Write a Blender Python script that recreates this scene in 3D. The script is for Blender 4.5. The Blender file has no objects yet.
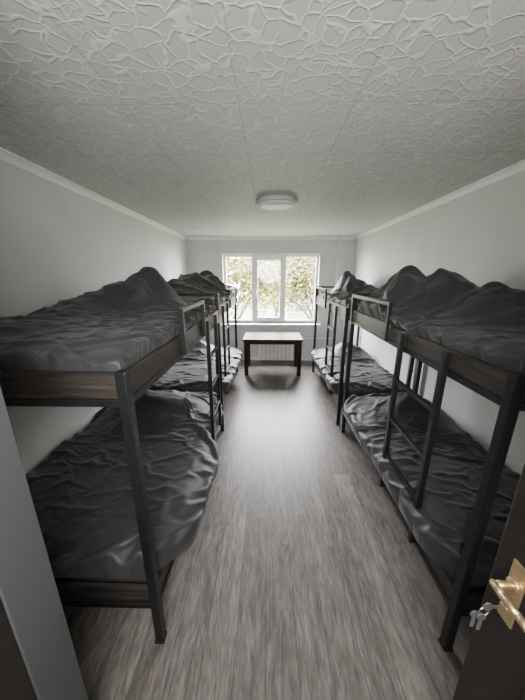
import bpy, bmesh, math, random
import numpy as np
from mathutils import Vector, Matrix, noise
random.seed(7)
S = bpy.context.scene
COL = S.collection

# ---------------------------------------------------------------- materials
def newmat(name):
    m = bpy.data.materials.new(name); m.use_nodes = True
    nt = m.node_tree
    return m, nt, nt.nodes["Principled BSDF"]
def N(nt, t, **kw):
    n = nt.nodes.new(t)
    for k, v in kw.items(): setattr(n, k, v)
    return n
def L(nt, a, b): nt.links.new(a, b)
def mth(nt, op, a, b=None, c=None):
    n = N(nt, 'ShaderNodeMath', operation=op)
    for i, x in enumerate((a, b, c)):
        if x is None: continue
        if isinstance(x, (int, float)): n.inputs[i].default_value = x
        else: L(nt, x, n.inputs[i])
    return n.outputs[0]
def ramp(nt, fac, stops):
    r = N(nt, 'ShaderNodeValToRGB')
    e = r.color_ramp.elements
    e[0].position, e[0].color = stops[0][0], (*stops[0][1], 1)
    e[1].position, e[1].color = stops[1][0], (*stops[1][1], 1)
    for p, c in stops[2:]:
        x = e.new(p); x.color = (*c, 1)
    L(nt, fac, r.inputs[0]); return r.outputs[0]
def mapping(nt, scale=(1,1,1), loc=(0,0,0)):
    g = N(nt, 'ShaderNodeNewGeometry'); m = N(nt, 'ShaderNodeMapping')
    m.inputs['Scale'].default_value = scale; m.inputs['Location'].default_value = loc
    L(nt, g.outputs['Position'], m.inputs[0]); return m.outputs[0]
def noise_t(nt, vec, scale, detail=4, rough=.5):
    n = N(nt, 'ShaderNodeTexNoise'); n.inputs['Scale'].default_value = scale
    n.inputs['Detail'].default_value = detail; n.inputs['Roughness'].default_value = rough
    L(nt, vec, n.inputs['Vector']); return n
def bump(nt, b, h, strength, dist):
    n = N(nt, 'ShaderNodeBump'); n.inputs['Strength'].default_value = strength
    n.inputs['Distance'].default_value = dist
    L(nt, h, n.inputs['Height']); L(nt, n.outputs[0], b.inputs['Normal'])

def simple(name, col, rough=.5, metal=0, nscale=20, var=.12, bmp=0, spec=None):
    m, nt, b = newmat(name)
    v = mapping(nt); n = noise_t(nt, v, nscale)
    d = tuple(max(0, c*(1-var)) for c in col); l = tuple(min(1, c*(1+var)) for c in col)
    L(nt, ramp(nt, n.outputs[0], [(.3, d), (.7, l)]), b.inputs['Base Color'])
    b.inputs['Roughness'].default_value = rough; b.inputs['Metallic'].default_value = metal
    if spec is not None: b.inputs['Specular IOR Level'].default_value = spec
    if bmp: bump(nt, b, n.outputs[0], bmp, .002)
    return m

M_wall = simple("wall_paint", (.63,.63,.615), .7, nscale=2.5, var=.04, bmp=.05)
M_jamb = simple("grey_door_jamb", (.070,.073,.075), .6, nscale=3, var=.06)
M_white = simple("white_trim", (.88,.88,.87), .5, var=.03)
M_pvc = simple("white_pvc", (.8,.8,.8), .3, var=.02)
M_metal = simple("black_metal", (.009,.009,.010), .42, .0, var=.3, bmp=.05)
M_door = simple("dark_door", (.015,.012,.010), .4, var=.3)
M_brass = simple("brass", (.68,.52,.29), .3, .85, var=.08)
M_steel = simple("key_steel", (.6,.6,.6), .3, .9, var=.1)
M_mattress = simple("mattress_fabric", (.03,.03,.033), .8)
M_slat = simple("slat_wood", (.08,.06,.05), .7)
M_rad = simple("radiator_enamel", (.88,.88,.86), .4, var=.03)
M_lampglass = simple("lamp_diffuser", (.75,.75,.74), .35, var=.02)
M_lamprim = simple("lamp_rim", (.42,.42,.42), .4, var=.02)
M_leaf = simple("autumn_leaf", (.060,.060,.003), .6, nscale=.9, var=.6)
M_bark = simple("bark", (.03,.022,.016), .9)
M_grass = simple("grass", (.06,.07,.03), .9, nscale=.5)
M_facade = simple("facade", (.20,.17,.14), .8)
M_fglass = simple("facade_glass", (.03,.035,.04), .2)

# ceiling: polystyrene tiles with crackle relief
M_ceil, nt, b = newmat("crackle_ceiling_tile")
v = mapping(nt, (1,1,1))
ds = noise_t(nt, v, 8.5, 2)
mix = N(nt, 'ShaderNodeMix', data_type='VECTOR'); mix.inputs['Factor'].default_value = .085
L(nt, v, mix.inputs['A']); L(nt, ds.outputs['Color'], mix.inputs['B'])
vo = N(nt, 'ShaderNodeTexVoronoi', feature='DISTANCE_TO_EDGE'); vo.inputs['Scale'].default_value = 16.5
vo.inputs['Randomness'].default_value = 1
L(nt, mix.outputs['Result'], vo.inputs['Vector'])
mr = N(nt, 'ShaderNodeMapRange', interpolation_type='SMOOTHSTEP')
L(nt, vo.outputs['Distance'], mr.inputs[0]); mr.inputs[1].default_value = .015; mr.inputs[2].default_value = .080
mr.inputs[3].default_value = 1; mr.inputs[4].default_value = 0
vo2 = N(nt, 'ShaderNodeTexVoronoi', feature='DISTANCE_TO_EDGE'); vo2.inputs['Scale'].default_value = 24
L(nt, mix.outputs['Result'], vo2.inputs['Vector'])
mr2 = N(nt, 'ShaderNodeMapRange', interpolation_type='SMOOTHSTEP')
L(nt, vo2.outputs['Distance'], mr2.inputs[0]); mr2.inputs[1].default_value = .01; mr2.inputs[2].default_value = .07
mr2.inputs[3].default_value = .7; mr2.inputs[4].default_value = 0
msk = noise_t(nt, v, 5, 1)
gate = mth(nt, 'GREATER_THAN', msk.outputs[0], .56)
l2 = mth(nt, 'MULTIPLY', mr2.outputs[0], gate)
lines = mth(nt, 'MAXIMUM', mr.outputs[0], l2)
sx = N(nt, 'ShaderNodeSeparateXYZ'); L(nt, v, sx.inputs[0])
def seam(o, off):
    f = mth(nt, 'FRACT', mth(nt, 'MULTIPLY', mth(nt, 'ADD', o, 50+off), 2.0))
    d = mth(nt, 'ABSOLUTE', mth(nt, 'SUBTRACT', f, .5))
    return mth(nt, 'GREATER_THAN', d, .4925)
sm = mth(nt, 'MAXIMUM', seam(sx.outputs[0], .13), seam(sx.outputs[1], .1))
fine = noise_t(nt, v, 60, 3)
h = mth(nt, 'ADD', mth(nt, 'SUBTRACT', lines, mth(nt, 'MULTIPLY', sm, .6)), mth(nt, 'MULTIPLY', fine.outputs[0], .12))
c0 = ramp(nt, lines, [(0, (.57,.57,.555)), (1, (.70,.70,.685))])
mc = N(nt, 'ShaderNodeMix', data_type='RGBA'); L(nt, mth(nt,'MULTIPLY',sm,.35), mc.inputs['Factor'])
L(nt, c0, mc.inputs['A']); mc.inputs['B'].default_value = (.3,.3,.3,1)
L(nt, mc.outputs['Result'], b.inputs['Base Color'])
b.inputs['Roughness'].default_value = .6
bump(nt, b, h, .5, .0035)

# floor: grey-brown laminate planks running along Y
M_floor, nt, b = newmat("grey_laminate_floor")
v = mapping(nt)
sp = N(nt, 'ShaderNodeSeparateXYZ'); L(nt, v, sp.inputs[0])
cb = N(nt, 'ShaderNodeCombineXYZ'); L(nt, sp.outputs[1], cb.inputs[0]); L(nt, sp.outputs[0], cb.inputs[1])
br = N(nt, 'ShaderNodeTexBrick'); L(nt, cb.outputs[0], br.inputs['Vector'])
br.inputs['Scale'].default_value = 1; br.inputs['Brick Width'].default_value = 3.3; br.inputs['Row Height'].default_value = .15
br.inputs['Mortar Size'].default_value = .0015; br.inputs['Mortar Smooth'].default_value = .1
br.offset = .37; br.inputs['Color1'].default_value = (0,0,0,1); br.inputs['Color2'].default_value = (1,1,1,1)
br.inputs['Mortar'].default_value = (.5,.5,.5,1)
sb = N(nt, 'ShaderNodeSeparateColor'); L(nt, br.outputs['Color'], sb.inputs[0])
add = N(nt, 'ShaderNodeVectorMath', operation='MULTIPLY_ADD')
L(nt, br.outputs['Color'], add.inputs[0]); add.inputs[1].default_value = (3,7,5); L(nt, v, add.inputs[2])
mpc = N(nt, 'ShaderNodeMapping'); mpc.inputs['Scale'].default_value = (6.5, 1.1, 1); L(nt, add.outputs[0], mpc.inputs[0])
gc = noise_t(nt, mpc.outputs[0], 1.0, 2, .4)
rings = mth(nt, 'ABSOLUTE', mth(nt, 'SUBTRACT', mth(nt, 'FRACT', mth(nt, 'MULTIPLY', gc.outputs[0], 16)), .5))
rings = mth(nt, 'POWER', mth(nt, 'MULTIPLY', rings, 2), 2.5)
mp = N(nt, 'ShaderNodeMapping'); mp.inputs['Scale'].default_value = (26, 4.0, 1); L(nt, add.outputs[0], mp.inputs[0])
g1 = noise_t(nt, mp.outputs[0], 1.6, 7, .66); g1.inputs['Distortion'].default_value = .5
mp2 = N(nt, 'ShaderNodeMapping'); mp2.inputs['Scale'].default_value = (150, 13, 1); L(nt, add.outputs[0], mp2.inputs[0])
g2 = noise_t(nt, mp2.outputs[0], 1.5, 4, .6)
mp3 = N(nt, 'ShaderNodeMapping'); mp3.inputs['Scale'].default_value = (4, 1.3, 1); L(nt, add.outputs[0], mp3.inputs[0])
g3 = noise_t(nt, mp3.outputs[0], 1.6, 3, .5)
tot = mth(nt, 'ADD', mth(nt, 'MULTIPLY', g1.outputs[0], .40), mth(nt, 'MULTIPLY', g2.outputs[0], .30))
tot = mth(nt, 'ADD', tot, mth(nt, 'MULTIPLY', g3.outputs[0], .20))
tot = mth(nt, 'ADD', tot, mth(nt, 'MULTIPLY', sb.outputs[0], .05))
tot = mth(nt, 'ADD', tot, .045)
tot = mth(nt, 'SUBTRACT', tot, mth(nt, 'MULTIPLY', rings, .055))
cc = ramp(nt, tot, [(.36, (.060,.050,.045)), (.64, (.28,.252,.232)), (.5, (.145,.127,.115))])
mc = N(nt, 'ShaderNodeMix', data_type='RGBA'); L(nt, mth(nt, 'MULTIPLY', br.outputs['Fac'], .75), mc.inputs['Factor'])
L(nt, cc, mc.inputs['A']); mc.inputs['B'].default_value = (.030,.026,.024,1)
L(nt, mc.outputs['Result'], b.inputs['Base Color'])
b.inputs['Roughness'].default_value = .42
bump(nt, b, mth(nt, 'SUBTRACT', g2.outputs[0], mth(nt,'MULTIPLY',br.outputs['Fac'],1.5)), .2, .002)

# stained wood rails
def woodmat(name, c0, c1, axis, rough=.45, spec=.5):
    m, nt, b = newmat(name)
    sc = [45, 45, 45]; sc[axis] = 3
    v = mapping(nt, tuple(sc)); n = noise_t(nt, v, 1.0, 6, .65)
    L(nt, ramp(nt, n.outputs[0], [(.35, c0), (.68, c1)]), b.inputs['Base Color'])
    b.inputs['Roughness'].default_value = rough
    b.inputs['Specular IOR Level'].default_value = spec
    bump(nt, b, n.outputs[0], .3, .003); return m
M_woodY = woodmat("dark_stained_wood_long", (.009,.007,.006), (.050,.040,.034), 1)
M_woodX = woodmat("dark_stained_wood_cross", (.010,.008,.007), (.055,.045,.038), 0)
M_table = woodmat("mahogany_table", (.022,.009,.006), (.060,.025,.016), 0, .5, .15)

# bedding cloth
M_cloth, nt, b = newmat("charcoal_bedding")
v = mapping(nt)
n1 = noise_t(nt, v, 3, 3)
L(nt, ramp(nt, n1.outputs[0], [(.3, (.026,.026,.029)), (.7, (.036,.036,.040))]), b.inputs['Base Color'])
b.inputs['Roughness'].default_value = .56
b.inputs['Sheen Weight'].default_value = .12; b.inputs['Sheen Roughness'].default_value = .5
wv = noise_t(nt, v, 16, 3)
bump(nt, b, wv.outputs[0], .22, .006)

# glass
M_glass, nt, b = newmat("window_glass")
nt.nodes.remove(b)
t = N(nt, 'ShaderNodeBsdfTransparent'); g = N(nt, 'ShaderNodeBsdfGlossy'); g.inputs['Roughness'].default_value = .02
mx = N(nt, 'ShaderNodeMixShader'); mx.inputs[0].default_value = .05
L(nt, t.outputs[0], mx.inputs[1]); L(nt, g.outputs[0], mx.inputs[2])
L(nt, mx.outputs[0], nt.nodes['Material Output'].inputs[0])

# ---------------------------------------------------------------- helpers
def empty(name, loc=(0,0,0)):
    e = bpy.data.objects.new(name, None); e.location = loc; e.empty_display_size = .1
    COL.objects.link(e); return e
def link(ob, parent=None):
    COL.objects.link(ob)
    if parent:
        ob.parent = parent
        ob.matrix_parent_inverse = Matrix.Translation(-Vector(parent.location))
    return ob
def from_bm(name, bm, mat, parent=None, smooth=False, bevel=0, seg=2):
    me = bpy.data.meshes.new(name); bm.to_mesh(me); bm.free()
    me.materials.append(mat)
    if smooth:
        for p in me.polygons: p.use_smooth = True
    ob = bpy.data.objects.new(name, me)
    if bevel:
        md = ob.modifiers.new("bevel", 'BEVEL'); md.width = bevel; md.segments = seg; md.limit_method = 'ANGLE'
    return link(ob, parent)
def bmbox(bm, x0,x1,y0,y1,z0,z1):
    r = bmesh.ops.create_cube(bm, size=1)
    for vv in r['verts']:
        vv.co = Vector(((x0+x1)/2 + vv.co.x*(x1-x0), (y0+y1)/2 + vv.co.y*(y1-y0), (z0+z1)/2 + vv.co.z*(z1-z0)))
def boxes(name, lst, mat, parent=None, bevel=.003):
    bm = bmesh.new()
    for l in lst: bmbox(bm, *l)
    return from_bm(name, bm, mat, parent, bevel=bevel)
def cyl(bm, p0, p1, r0, r1=None, seg=24):
    p0, p1 = Vector(p0), Vector(p1); d = p1-p0
    r1 = r0 if r1 is None else r1
    mt = Matrix.Translation((p0+p1)/2) @ d.to_track_quat('Z','Y').to_matrix().to_4x4()
    bmesh.ops.create_cone(bm, cap_ends=True, segments=seg, radius1=r0, radius2=r1, depth=d.length, matrix=mt)

# ---------------------------------------------------------------- bedding shapes (cloth-simulated first, in an otherwise empty scene)
def fbm(x, y, z): return noise.noise(Vector((x, y, z)))
def smoothstep(a, b_, x):
    t = max(0, min(1, (x-a)/(b_-a))); return t*t*(3-2*t)
def form(x0, x1, y0, y1, zlow, ztop, bumps, seed, over, off, step, jitter):
    """rounded bedding body; off>0 shrinks it (used for the body underneath)."""
    cx, cy, hx, hy = (x0+x1)/2, (y0+y1)/2, (x1-x0)/2-off, (y1-y0)/2-off
    nx, ny = int(2*hx/step*1.08), int(2*hy/step*1.05)
    rx, ry = .10/hx, .10/hy
    def prof(q, r):
        a = abs(q); k = 1-r*1.3
        if a < k: return math.copysign(a/k*(1-r), q), 1.0
        th = (a-k)/(1-k)*math.pi/2
        return math.copysign((1-r)+r*math.sin(th), q), math.cos(th)
    verts = []; border = []
    for j in range(ny+1):
        py, dy = prof(-1+2*j/ny, ry)
        for i in range(nx+1):
            px, dx = prof(-1+2*i/nx, rx)
            x, y = cx+px*hx, cy+py*hy
            d = math.sqrt(max(0, dx))*math.sqrt(max(0, dy))
            h_ = .02*fbm(x*2.4, y*2.4, seed+2)
            for (bx, by, ba, bsx, bsy) in bumps:
                wx_, wy_ = .07*fbm(x*4, y*4, seed+41), .07*fbm(x*4, y*4, seed+47)
                e = ((x+wx_-bx)/bsx)**2 + ((y+wy_-by)/bsy)**2
                if e < 9: h_ += ba*math.exp(-e**1.4)*(1+.45*fbm(x*4, y*4, seed+6)+.28*fbm(x*9, y*9, seed+8))
            z = zlow + (ztop-off-zlow)*d + h_*min(1, d*1.3)
            if over:
                osd, fn = over
                if osd*px > 0: x += osd*fn(y)*abs(px)**3
            if jitter:
                w = min(1, d*1.5)
                z += jitter*w*(.6+fbm(x*6+seed, y*6, 3)+.6*fbm(x*13, y*13+seed, 5))
                x += jitter*w*.8*fbm(x*8, y*8, seed+11)
                y += jitter*w*.8*fbm(x*8, y*8, seed+17)
            verts.append((x, y, z))
            if i in (0, nx) or j in (0, ny): border.append(len(verts)-1)
    W = nx+1
    faces = [(j*W+i, j*W+i+1, j*W+i+1+W, j*W+i+W) for j in range(ny) for i in range(nx)]
    return verts, faces, border, nx, ny
SIM = []
def sim_add(key, grow, **kw):
    seed = kw['seed']
    ccol = bpy.data.collections.new("col_"+key); COL.children.link(ccol)
    vts, fcs, _, _, _ = form(off=.014, step=.035, jitter=0, **kw)
    me = bpy.data.meshes.new("c_"+key); me.from_pydata(vts, [], fcs)
    c = bpy.data.objects.new("c_"+key, me); ccol.objects.link(c)
    c.modifiers.new("collision", 'COLLISION')
    c.collision.thickness_outer = .008; c.collision.thickness_inner = .1; c.collision.cloth_friction = 10
    vts, fcs, brd, nx, ny = form(off=0, step=.0165, jitter=.025, **kw)
    me = bpy.data.meshes.new("s_"+key); me.from_pydata(vts, [], fcs)
    o = bpy.data.objects.new("s_"+key, me); COL.objects.link(o)
    vg = o.vertex_groups.new(name="pin"); vg.add(brd, 1.0, 'REPLACE')
    md = o.modifiers.new("cloth", 'CLOTH'); st = md.settings
    st.quality = 6; st.mass = .2; st.vertex_group_mass = "pin"
    st.tension_stiffness = 14; st.compression_stiffness = 14; st.shear_stiffness = 5; st.bending_stiffness = .05
    st.tension_damping = 8; st.compression_damping = 8; st.shear_damping = 6; st.bending_damping = .5
    st.air_damping = 2.0; st.shrink_min = -grow; st.shrink_max = -grow
    cs = md.collision_settings; cs.collection = ccol; cs.distance_min = .006; cs.collision_quality = 2
    cs.use_self_collision = False
    md.point_cache.frame_start = 1; md.point_cache.frame_end = 60
    SIM.append((key, o, c, ccol))
def ov_fn(y0, yend, over):
    return lambda y: over*smoothstep(y0+.04, y0+.25, y)*(1-smoothstep(yend-.35, yend-.04, y))
XL, XR, YB, YF, H = -1.60, 1.68, 5.52, .545, 2.47
A_L, A_R = -.505, .86
PX = {'L': (XL+.04, A_L-.034), 'R': (A_R+.034, XR-.04)}
sim_add("LU", .12, x0=PX['L'][0], x1=PX['L'][1], y0=.915, y1=2.755, zlow=1.40, ztop=1.48, seed=3.1, over=None,
    bumps=[(-1.10, 2.40, .28, .27, .28), (-1.45, 1.3, .06, .3, .25), (-1.42, 2.0, .10, .22, .3)])
sim_add("LL", .10, x0=PX['L'][0], x1=PX['L'][1], y0=.925, y1=2.755, zlow=.365, ztop=.50, seed=16.4, over=(1, ov_fn(.88, 2.12, .15)),
    bumps=[(-1.15, 2.3, .15, .4, .3)])
sim_add("RU", .12, x0=PX['R'][0], x1=PX['R'][1], y0=.915, y1=2.755, zlow=1.40, ztop=1.48, seed=8.4, over=None,
    bumps=[(1.28, 2.25, .30, .32, .36), (1.45, 1.62, .18, .24, .36), (1.15, 2.5, .07, .2, .2)])
sim_add("RL", .10, x0=PX['R'][0], x1=PX['R'][1], y0=.925, y1=2.755, zlow=.365, ztop=.50, seed=21.7, over=(-1, ov_fn(.88, 2.8, .08)),
    bumps=[(1.35, 2.3, .14, .3, .3)])
S.frame_start = 1; S.frame_end = 60
for fr in range(1, 34):
    S.frame_set(fr)
dg = bpy.context.evaluated_depsgraph_get()
MESH = {}
for key, o, c, cc_ in SIM:
    ev = o.evaluated_get(dg)
    MESH[key] = bpy.data.meshes.new_from_object(ev)
for key, o, c, cc_ in SIM:
    bpy.data.objects.remove(o); bpy.data.objects.remove(c); bpy.data.collections.remove(cc_)
S.frame_set(1)
for k, me in MESH.items():
    me.materials.clear(); me.materials.append(M_cloth)
    for p in me.polygons: p.use_smooth = True
def bedding(name, key, parent, fn=None):
    me = MESH[key].copy(); me.name = name
    if fn:
        for v_ in me.vertices: v_.co = fn(v_.co)
        bm = bmesh.new(); bm.from_mesh(me); bmesh.ops.recalc_face_normals(bm, faces=bm.faces); bm.to_mesh(me); bm.free()
    ob = bpy.data.objects.new(name, me)
    md = ob.modifiers.new("sub", 'SUBSURF'); md.levels = 1; md.render_levels = 1
    return link(ob, parent)

# ---------------------------------------------------------------- room
def wallbox(name, *l, mat=M_wall):
    return boxes(name, [l], mat, bevel=0)
wallbox("floor", XL-.1, XR+.1, -2.6, YB+.25, -.1, 0, mat=M_floor)
wallbox("ceiling", XL-.1, XR+.1, -2.6, YB+.25, H, H+.1, mat=M_ceil)
wallbox("wall_left", XL-.1, XL, YF-.115, YB+.25, 0, H)
wallbox("wall_right", XR, XR+.1, YF-.115, YB+.25, 0, H)
WX0, WX1, WZ0, WZ1 = -.90, 1.01, .80, 2.17
wallbox("wall_back", XL, WX0, YB, YB+.25, 0, H)
wallbox("wall_back", WX1, XR, YB, YB+.25, 0, H)
wallbox("wall_back", WX0, WX1, YB, YB+.25, 0, WZ0)
wallbox("wall_back", WX0, WX1, YB, YB+.25, WZ1, H)
OX0, OX1 = -.60, .70
wallbox("wall_front", XL, OX0-.02, YF-.115, YF, 0, H)
wallbox("wall_front", OX1, XR, YF-.115, YF, 0, H)
boxes("trim_4", [(OX0-.02, OX0, YF-.118, YF+.003, 0, H)], M_jamb, bevel=.002)
wallbox("wall_entry_left", OX0-.12, OX0-.005, -.35, YF-.12, 0, H, mat=M_door)
wallbox("wall_entry_right", OX1, OX1+.1, -.35, YF-.117, 0, H)
wallbox("wall_corridor", -1.7, -1.6, -2.6, -.35, 0, H)
wallbox("wall_corridor", 1.68, 1.78, -2.6, -.35, 0, H)
wallbox("wall_corridor", -1.6, 1.68, -2.7, -2.6, 0, H)
wallbox("wall_corridor", -1.6, OX0-.005, -.45, -.35, 0, H)
wallbox("wall_corridor", OX1, 1.68, -.45, -.35, 0, H)

def cornice(name, a, b_, inward):
    a, b_, inw = Vector(a), Vector(b_), Vector(inward)
    prof = [(0,0),(.0,-.052),(.008,-.052),(.011,-.044),(.018,-.028),(.028,-.017),(.040,-.011),(.044,-.008),(.044,0)]
    bm = bmesh.new(); rings = []
    for p in (a, b_):
        rings.append([bm.verts.new(p + inw*o + Vector((0,0,z))) for o, z in prof])
    n = len(prof)
    for i in range(n):
        bm.faces.new((rings[0][i], rings[0][(i+1)%n], rings[1][(i+1)%n], rings[1][i]))
    bm.faces.new(rings[0]); bm.faces.new(rings[1][::-1])
    bmesh.ops.recalc_face_normals(bm, faces=bm.faces)
    return from_bm(name, bm, M_white)
cornice("trim_1", (XL, YF, H), (XL, YB, H), (1,0,0))
cornice("trim_2", (XR, YF, H), (XR, YB, H), (-1,0,0))
cornice("trim_3", (XL+.044, YB, H), (XR-.044, YB, H), (0,-1,0))
boxes("baseboard_left", [(XL, XL+.015, YF, YB, 0, .06)], M_white, bevel=.003)
boxes("baseboard_right", [(XR-.015, XR, YF, YB, 0, .06)], M_white, bevel=.003)
boxes("baseboard_back", [(XL+.015, XR-.015, YB-.015, YB, 0, .06)], M_white, bevel=.003)

# ---------------------------------------------------------------- window
win = empty("window_1", ((WX0+WX1)/2, YB+.1, WZ0))
fy0, fy1 = YB+.09, YB+.155
m1, m2 = -.30, .33
f = .055
boxes("frame", [(WX0, WX0+f, fy0, fy1, WZ0, WZ1), (WX1-f, WX1, fy0, fy1, WZ0, WZ1),
    (WX0+f, WX1-f, fy0, fy1, WZ1-f, WZ1), (WX0+f, WX1-f, fy0, fy1, WZ0, WZ0+f),
    (m1-.03, m1+.03, fy0, fy1, WZ0+f, WZ1-f), (m2-.03, m2+.03, fy0, fy1, WZ0+f, WZ1-f)], M_pvc, win, .006)
s = .06
boxes("sash", [(m1+.03, m1+.03+s, fy0-.02, fy1-.01, WZ0+f, WZ1-f), (m2-.03-s, m2-.03, fy0-.02, fy1-.01, WZ0+f, WZ1-f),
    (m1+.03+s, m2-.03-s, fy0-.02, fy1-.01, WZ1-f-s, WZ1-f), (m1+.03+s, m2-.03-s, fy0-.02, fy1-.01, WZ0+f, WZ0+f+s)], M_pvc, win, .006)
boxes("glass_pane", [(WX0+f, m1-.03, fy0+.03, fy0+.036, WZ0+f, WZ1-f), (m2+.03, WX1-f, fy0+.03, fy0+.036, WZ0+f, WZ1-f),
    (m1+.03+s, m2-.03-s, fy0+.03, fy0+.036, WZ0+f+s, WZ1-f-s)], M_glass, win, 0)
boxes("handle", [(m1+.05, m1+.075, fy0-.035, fy0-.02, 1.42, 1.49), (m1+.055, m1+.07, fy0-.05, fy0-.035, 1.36, 1.47)], M_pvc, win, .004)
boxes("window_sill", [(WX0-.06, WX1+.06, YB-.13, YB+.09, WZ0-.03, WZ0)], M_pvc, win, .008)
boxes("reveal", [(WX0-.0, WX0+.004, YB, fy0, WZ0, WZ1), (WX1-.004, WX1, YB, fy0, WZ0, WZ1), (WX0, WX1, YB, fy0, WZ1-.004, WZ1)], M_white, win, 0)

bm = bmesh.new(); cyl(bm, (1.34, YB-.05, 0), (1.34, YB-.05, H), .016)
cyl(bm, (1.34, YB-.05, .50), (.62, YB-.05, .50), .012)
cyl(bm, (1.34, YB-.05, .10), (.62, YB-.05, .10), .012)
from_bm("heating_pipe", bm, M_white, smooth=True)

rad = empty("radiator", (.2, YB-.09, 0))
bm = bmesh.new()
for i in range(9):
    x = -.16 + i*.082
    bmbox(bm, x-.031, x+.031, YB-.155, YB-.15+.008, .06, .54)
    bmbox(bm, x-.008, x+.008, YB-.142, YB-.06, .05, .55)
    bmbox(bm, x-.031, x+.031, YB-.066, YB-.054, .06, .54)
    cyl(bm, (x-.041, YB-.10, .50), (x+.041, YB-.10, .50), .024, seg=14)
    cyl(bm, (x-.041, YB-.10, .10), (x+.041, YB-.10, .10), .024, seg=14)
from_bm("radiator_sections", bm, M_rad, rad, bevel=.004)
boxes("brackets", [(-.12, -.10, YB-.06, YB-.016, .44, .47), (.40, .42, YB-.06, YB-.016, .44, .47)], M_rad, rad, 0)

# ---------------------------------------------------------------- ceiling lamp
lamp = empty("ceiling_light", (.08, 2.92, H))
def lathe(name, prof, mat, parent, c, seg=64):
    bm = bmesh.new(); rings = []
    for r, z in prof:
        if r < 1e-5: rings.append([bm.verts.new((c[0], c[1], c[2]+z))])
        else: rings.append([bm.verts.new((c[0]+r*math.cos(2*math.pi*i/seg), c[1]+r*math.sin(2*math.pi*i/seg), c[2]+z)) for i in range(seg)])
    for a, d in zip(rings, rings[1:]):
        for i in range(seg):
            j = (i+1) % seg
            if len(a) == 1 and len(d) == 1: continue
            if len(a) == 1: bm.faces.new((a[0], d[i], d[j]))
            elif len(d) == 1: bm.faces.new((a[i], a[j], d[0]))
            else: bm.faces.new((a[i], a[j], d[j], d[i]))
    bmesh.ops.recalc_face_normals(bm, faces=bm.faces)
    return from_bm(name, bm, mat, parent, smooth=True)
lathe("rim", [(.0,0),(.185,0),(.20,-.012),(.203,-.035),(.198,-.046),(.186,-.048),(.180,-.040)], M_lamprim, lamp, (.08,2.92,H))
lathe("diffuser", [(.182,-.036),(.175,-.055),(.14,-.068),(.08,-.075),(0,-.078)], M_lampglass, lamp, (.08,2.92,H))

# ---------------------------------------------------------------- bunk beds
def bunk(xw, xa, y0, y1, guard, ladder, bed_u, bed_l):
    s = 1 if xa > xw else -1        # direction toward the aisle
    p = .04
    e = empty("bunk_bed", ((xw+xa)/2, (y0+y1)/2, 0))
    def rng(a, b_): return (min(a,b_), max(a,b_))
    ax = rng(xa-s*p, xa); wx = rng(xw, xw+s*p)
    ZT = 1.42
    posts = []
    for X in (ax, wx):
        for (a, b_) in ((y0, y0+p), (y1-p, y1)):
            posts.append((*X, a, b_, .012, ZT if a == y0 else 1.58))
    boxes("posts", posts, M_metal, e, .004)
    boxes("feet", [(X[0]-.004, X[1]+.004, a-.004, b_+.004, 0, .014) for X in (ax, wx) for (a,b_) in ((y0,y0+p),(y1-p,y1))], M_metal, e, .003)
    sd = []; tube = []; en = []
    for (z0, z1) in ((1.315, 1.415), (.27, .36)):
        for X in ((xa-s*.028, xa-s*.006), (xw+s*.006, xw+s*.028)):
            sd.append((*rng(*X), y0+p, y1-p, z0, z1))
        for Y in (y0+.008, y1-.008-.022):
            en.append((*rng(xw+s*p, xa-s*p), Y, Y+.022, z0, z1))
        for X in ((xa-s*.036, xa), (xw, xw+s*.036)):
            tube.append((*rng(*X), y0+p, y1-p, z0-.03, z0))
        for Y in (y0, y1-.036):
            tube.append((*rng(xw+s*p, xa-s*p), Y, Y+.036, z0-.03, z0))
    boxes("side_rails", sd, M_woodY, e, .003)
    boxes("end_rails", en, M_woodX, e, .003)
    boxes("tube_frame", tube, M_metal, e, .003)
    sl = []
    n = 10
    for zz in (1.300, .255):
        for i in range(n):
            yy = y0+.1+(y1-y0-.2)*i/(n-1)
            sl.append((*rng(xw+s*.037, xa-s*.037), yy-.035, yy+.035, zz, zz+.016))
    boxes("slats", sl, M_slat, e, .002)
    boxes("headboard", [(*rng(xw+s*p, xa-s*p), y1-.034, y1-.006, 1.552, 1.58)], M_metal, e, .003)
    g0, g1 = guard; t = .026
    gx = rng(xa, xa+s*t)
    boxes("guard_rail", [(*gx, g0, g1, 1.55, 1.576), (*gx, g0, g0+t, 1.30, 1.55), (*gx, g1-t, g1, 1.30, 1.55)], M_metal, e, .003)
    l0, l1 = ladder
    lx = rng(xa, xa+s*.03)
    lad = [(*lx, l0, l0+.03, .25, 1.40), (*lx, l1-.03, l1, .25, 1.40)]
    for zz in (.52, .80, 1.08):
        lad.append((*rng(xa+s*.004, xa+s*.026), l0+.03, l1-.03, zz, zz+.024))
    boxes("ladder", lad, M_metal, e, .003)
    mx = rng(xw+s*.05, xa-s*.05)
    for zz, nm in ((1.318, "mattress_upper"), (.273, "mattress_lower")):
        boxes(nm, [(*mx, y0+.05, y1-.05, zz, zz+.11)], M_mattress, e, .03)
    bedding("duvet_upper", bed_u[0], e, bed_u[1])
    bedding("duvet_lower", bed_l[0], e, bed_l[1])
    return e

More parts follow.
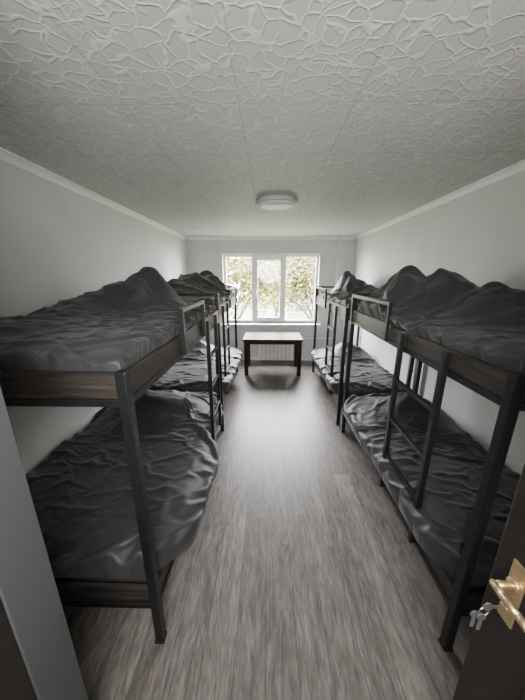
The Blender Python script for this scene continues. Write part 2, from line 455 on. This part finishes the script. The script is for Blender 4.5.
bunk(XL+.02, A_L, .88, 2.80, (1.50, 2.04), (2.12, 2.50), ("LU", None), ("LL", None))
bunk(XR-.02, A_R, .88, 2.80, (1.88, 2.72), (1.22, 1.68), ("RU", None), ("RL", None))
def remap(src, dst):
    a0, a1 = PX[src]; b0, b1 = dst
    sa, sw = (a1, a0) if src == 'L' else (a0, a1)
    da, dw = (b1, b0) if b1 < 0 else (b0, b1)
    def fn(c):
        t_ = (c.x-sw)/(sa-sw)
        return Vector((dw+t_*(da-dw), c.y+2.02, c.z))
    return fn
bunk(XL+.02, -.56, 2.92, 4.82, (3.9, 4.72), (3.25, 3.65),
     ("RU", remap('R', (XL+.04, -.594))), ("RL", remap('R', (XL+.04, -.594))))
bunk(XR-.02, .84, 2.92, 4.82, (3.9, 4.72), (3.25, 3.65),
     ("LU", remap('L', (.874, XR-.04))), ("RL", remap('R', (.874, XR-.04))))

# ---------------------------------------------------------------- table
tb = empty("coffee_table", (.08, 4.9, 0))
tx0, tx1, ty0, ty1, tz = -.44, .62, 4.55, 5.20, .68
boxes("table_top", [(tx0, tx1, ty0, ty1, tz-.035, tz)], M_table, tb, .006)
boxes("apron", [(tx0+.06, tx1-.06, ty0+.035, ty0+.055, tz-.095, tz-.035), (tx0+.06, tx1-.06, ty1-.055, ty1-.035, tz-.095, tz-.035),
    (tx0+.035, tx0+.055, ty0+.06, ty1-.06, tz-.095, tz-.035), (tx1-.055, tx1-.035, ty0+.06, ty1-.06, tz-.095, tz-.035)], M_table, tb, .003)
boxes("legs", [(x, x+.07, y, y+.07, 0, tz-.035) for x in (tx0+.02, tx1-.09) for y in (ty0+.02, ty1-.09)], M_table, tb, .006)

# ---------------------------------------------------------------- open door
dr = empty("door_1", (.61, -.3, 0))
dx0, dx1 = .605, .645
boxes("leaf", [(dx0, dx1, -.30, .55, .01, 2.04)], M_door, dr, .003)
boxes("panel_mould", [(dx0-.008, dx0, -.20, .40, .15, .17), (dx0-.008, dx0, -.20, .40, .83, .85),
     (dx0-.008, dx0, -.20, -.18, .17, .83), (dx0-.008, dx0, .38, .40, .17, .83)], M_door, dr, .003)
boxes("handle_plate", [(dx0-.005, dx0, .465, .505, .91, 1.09)], M_brass, dr, .002)
bm = bmesh.new()
hz = 1.03
cyl(bm, (dx0-.005, .485, hz), (dx0-.055, .485, hz), .009)
cyl(bm, (dx0-.005, .485, hz), (dx0-.012, .485, hz), .016)
pts = [(dx0-.052, .488, hz), (dx0-.056, .46, hz+.003), (dx0-.054, .42, hz+.002), (dx0-.050, .395, hz-.004), (dx0-.046, .380, hz-.008)]
for a, d in zip(pts, pts[1:]): cyl(bm, a, d, .0088, seg=16)
for q in pts: bmesh.ops.create_icosphere(bm, subdivisions=2, radius=.009, matrix=Matrix.Translation(q))
cyl(bm, (dx0-.005, .485, .955), (dx0-.014, .485, .955), .010)
from_bm("lever_handle", bm, M_brass, dr, smooth=True)
bm = bmesh.new()
bmbox(bm, dx0-.042, dx0-.012, .4835, .4865, .951, .959)
cyl(bm, (dx0-.052, .4835, .955), (dx0-.052, .4865, .955), .012)
for a in range(14):
    t0, t1 = a/14*2*math.pi, (a+1)/14*2*math.pi
    cyl(bm, (dx0-.058+.012*math.sin(t0), .485, .938+.014*math.cos(t0)), (dx0-.058+.012*math.sin(t1), .485, .938+.014*math.cos(t1)), .0012, seg=6)
for k, (oy, ox) in enumerate(((.0, 0), (.006, .012))):
    cyl(bm, (dx0-.060-ox, .484+oy, .917), (dx0-.060-ox, .487+oy, .917), .011)
    bmbox(bm, dx0-.064-ox, dx0-.056-ox, .484+oy, .4865+oy, .872, .908)
from_bm("keys", bm, M_steel, dr)

# ---------------------------------------------------------------- added fill light and unseen fixture (behind the camera)
cl = empty("added_fill_fixture", (0, -1.3, H))
lathe("fixture", [(0,0),(.2,0),(.21,-.03),(.19,-.05),(0,-.055)], M_lampglass, cl, (0,-1.3,H))
la = bpy.data.lights.new("rear_fill_light", 'AREA'); la.shape = 'DISK'; la.size = .9; la.energy = 66; la.color = (1,.985,.96)  # fill disk added to brighten the room, floating apart from the fixture
lo = bpy.data.objects.new("rear_fill_light", la); lo.location = (0, -.45, 1.9); lo.rotation_euler = (math.radians(84), 0, 0)
link(lo, cl)

# ---------------------------------------------------------------- outside
boxes("ground", [(-40, 40, 6.2, 60, -3.2, -3.0)], M_grass, bevel=0)
bm = bmesh.new(); bmbox(bm, 2.0, 16, 27, 33, -3, 7)
bl = empty("apartment_building", (9, 30, -3))
from_bm("facade", bm, M_facade, bl)
boxes("facade_windows", [(2.8+i*2.2, 4.0+i*2.2, 26.93, 27, -1.6+k*2.8, -.2+k*2.8) for i in range(6) for k in range(3)], M_fglass, bl, 0)
def tree(x, y, hgt, spread, nleaf, seed):
    random.seed(seed)
    e = empty("autumn_tree", (x, y, -3))
    bm = bmesh.new(); tips = []
    def grow(p, d, l, r, lev):
        q = p + d*l; cyl(bm, p, q, r, r*.65, seg=7)
        if lev >= 2: tips.append(q); tips.append((p+q)/2)
        if lev == 4: return
        for _ in range(3 if lev else 5):
            nd = (d + Vector((random.uniform(-1,1), random.uniform(-1,1), random.uniform(-.3,.7)))*.8).normalized()
            grow(q, nd, l*random.uniform(.6,.8), r*.6, lev+1)
    grow(Vector((x, y, -3)), Vector((0,0,1)), hgt*.35, .14, 0)
    from_bm("trunk", bm, M_bark, e)
    bm = bmesh.new()
    for _ in range(nleaf):
        c = random.choice(tips) + Vector((random.gauss(0,1), random.gauss(0,1), random.gauss(0,1)))*spread
        u = Vector((random.gauss(0,1), random.gauss(0,1), random.gauss(0,1))).normalized()
        w = u.orthogonal().normalized(); sz = random.uniform(.06,.12)
        bm.faces.new([bm.verts.new(c+u*sz), bm.verts.new(c+w*sz*.6), bm.verts.new(c-u*sz), bm.verts.new(c-w*sz*.6)])
    from_bm("leaves", bm, M_leaf, e)
tree(-1.8, 12.5, 6.2, .45, 9000, 3)
tree(2.6, 14.0, 6.0, .5, 13000, 5)
tree(.6, 19.0, 6.5, .6, 9000, 11)

# ---------------------------------------------------------------- world / lights
w = bpy.data.worlds.new("World"); S.world = w; w.use_nodes = True
nt = w.node_tree; bg = nt.nodes['Background']
sky = N(nt, 'ShaderNodeTexSky'); sky.sky_type = 'HOSEK_WILKIE'; sky.turbidity = 6; sky.sun_direction = (-.3,.3,.8)
mxx = N(nt, 'ShaderNodeMix', data_type='RGBA'); mxx.inputs['Factor'].default_value = .85
L(nt, sky.outputs[0], mxx.inputs['A']); mxx.inputs['B'].default_value = (1,1,1.02,1)
L(nt, mxx.outputs['Result'], bg.inputs['Color']); bg.inputs['Strength'].default_value = 105
pl = bpy.data.lights.new("window_portal", 'AREA'); pl.shape = 'RECTANGLE'; pl.size = WX1-WX0; pl.size_y = WZ1-WZ0
pl.cycles.is_portal = True
po = bpy.data.objects.new("window_portal", pl); po.location = ((WX0+WX1)/2, YB+.2, (WZ0+WZ1)/2); po.rotation_euler = (math.radians(-90), 0, 0)
link(po, win)

# ---------------------------------------------------------------- camera
cam = bpy.data.cameras.new("camera"); co = bpy.data.objects.new("camera", cam); COL.objects.link(co)
cam.sensor_fit = 'HORIZONTAL'; cam.sensor_width = 36; cam.lens = 268/525*36; cam.clip_start = .02
co.location = (0, 0, 1.75)
co.rotation_euler = (math.radians(90-15.44), 0, math.radians(1.15))
S.camera = co
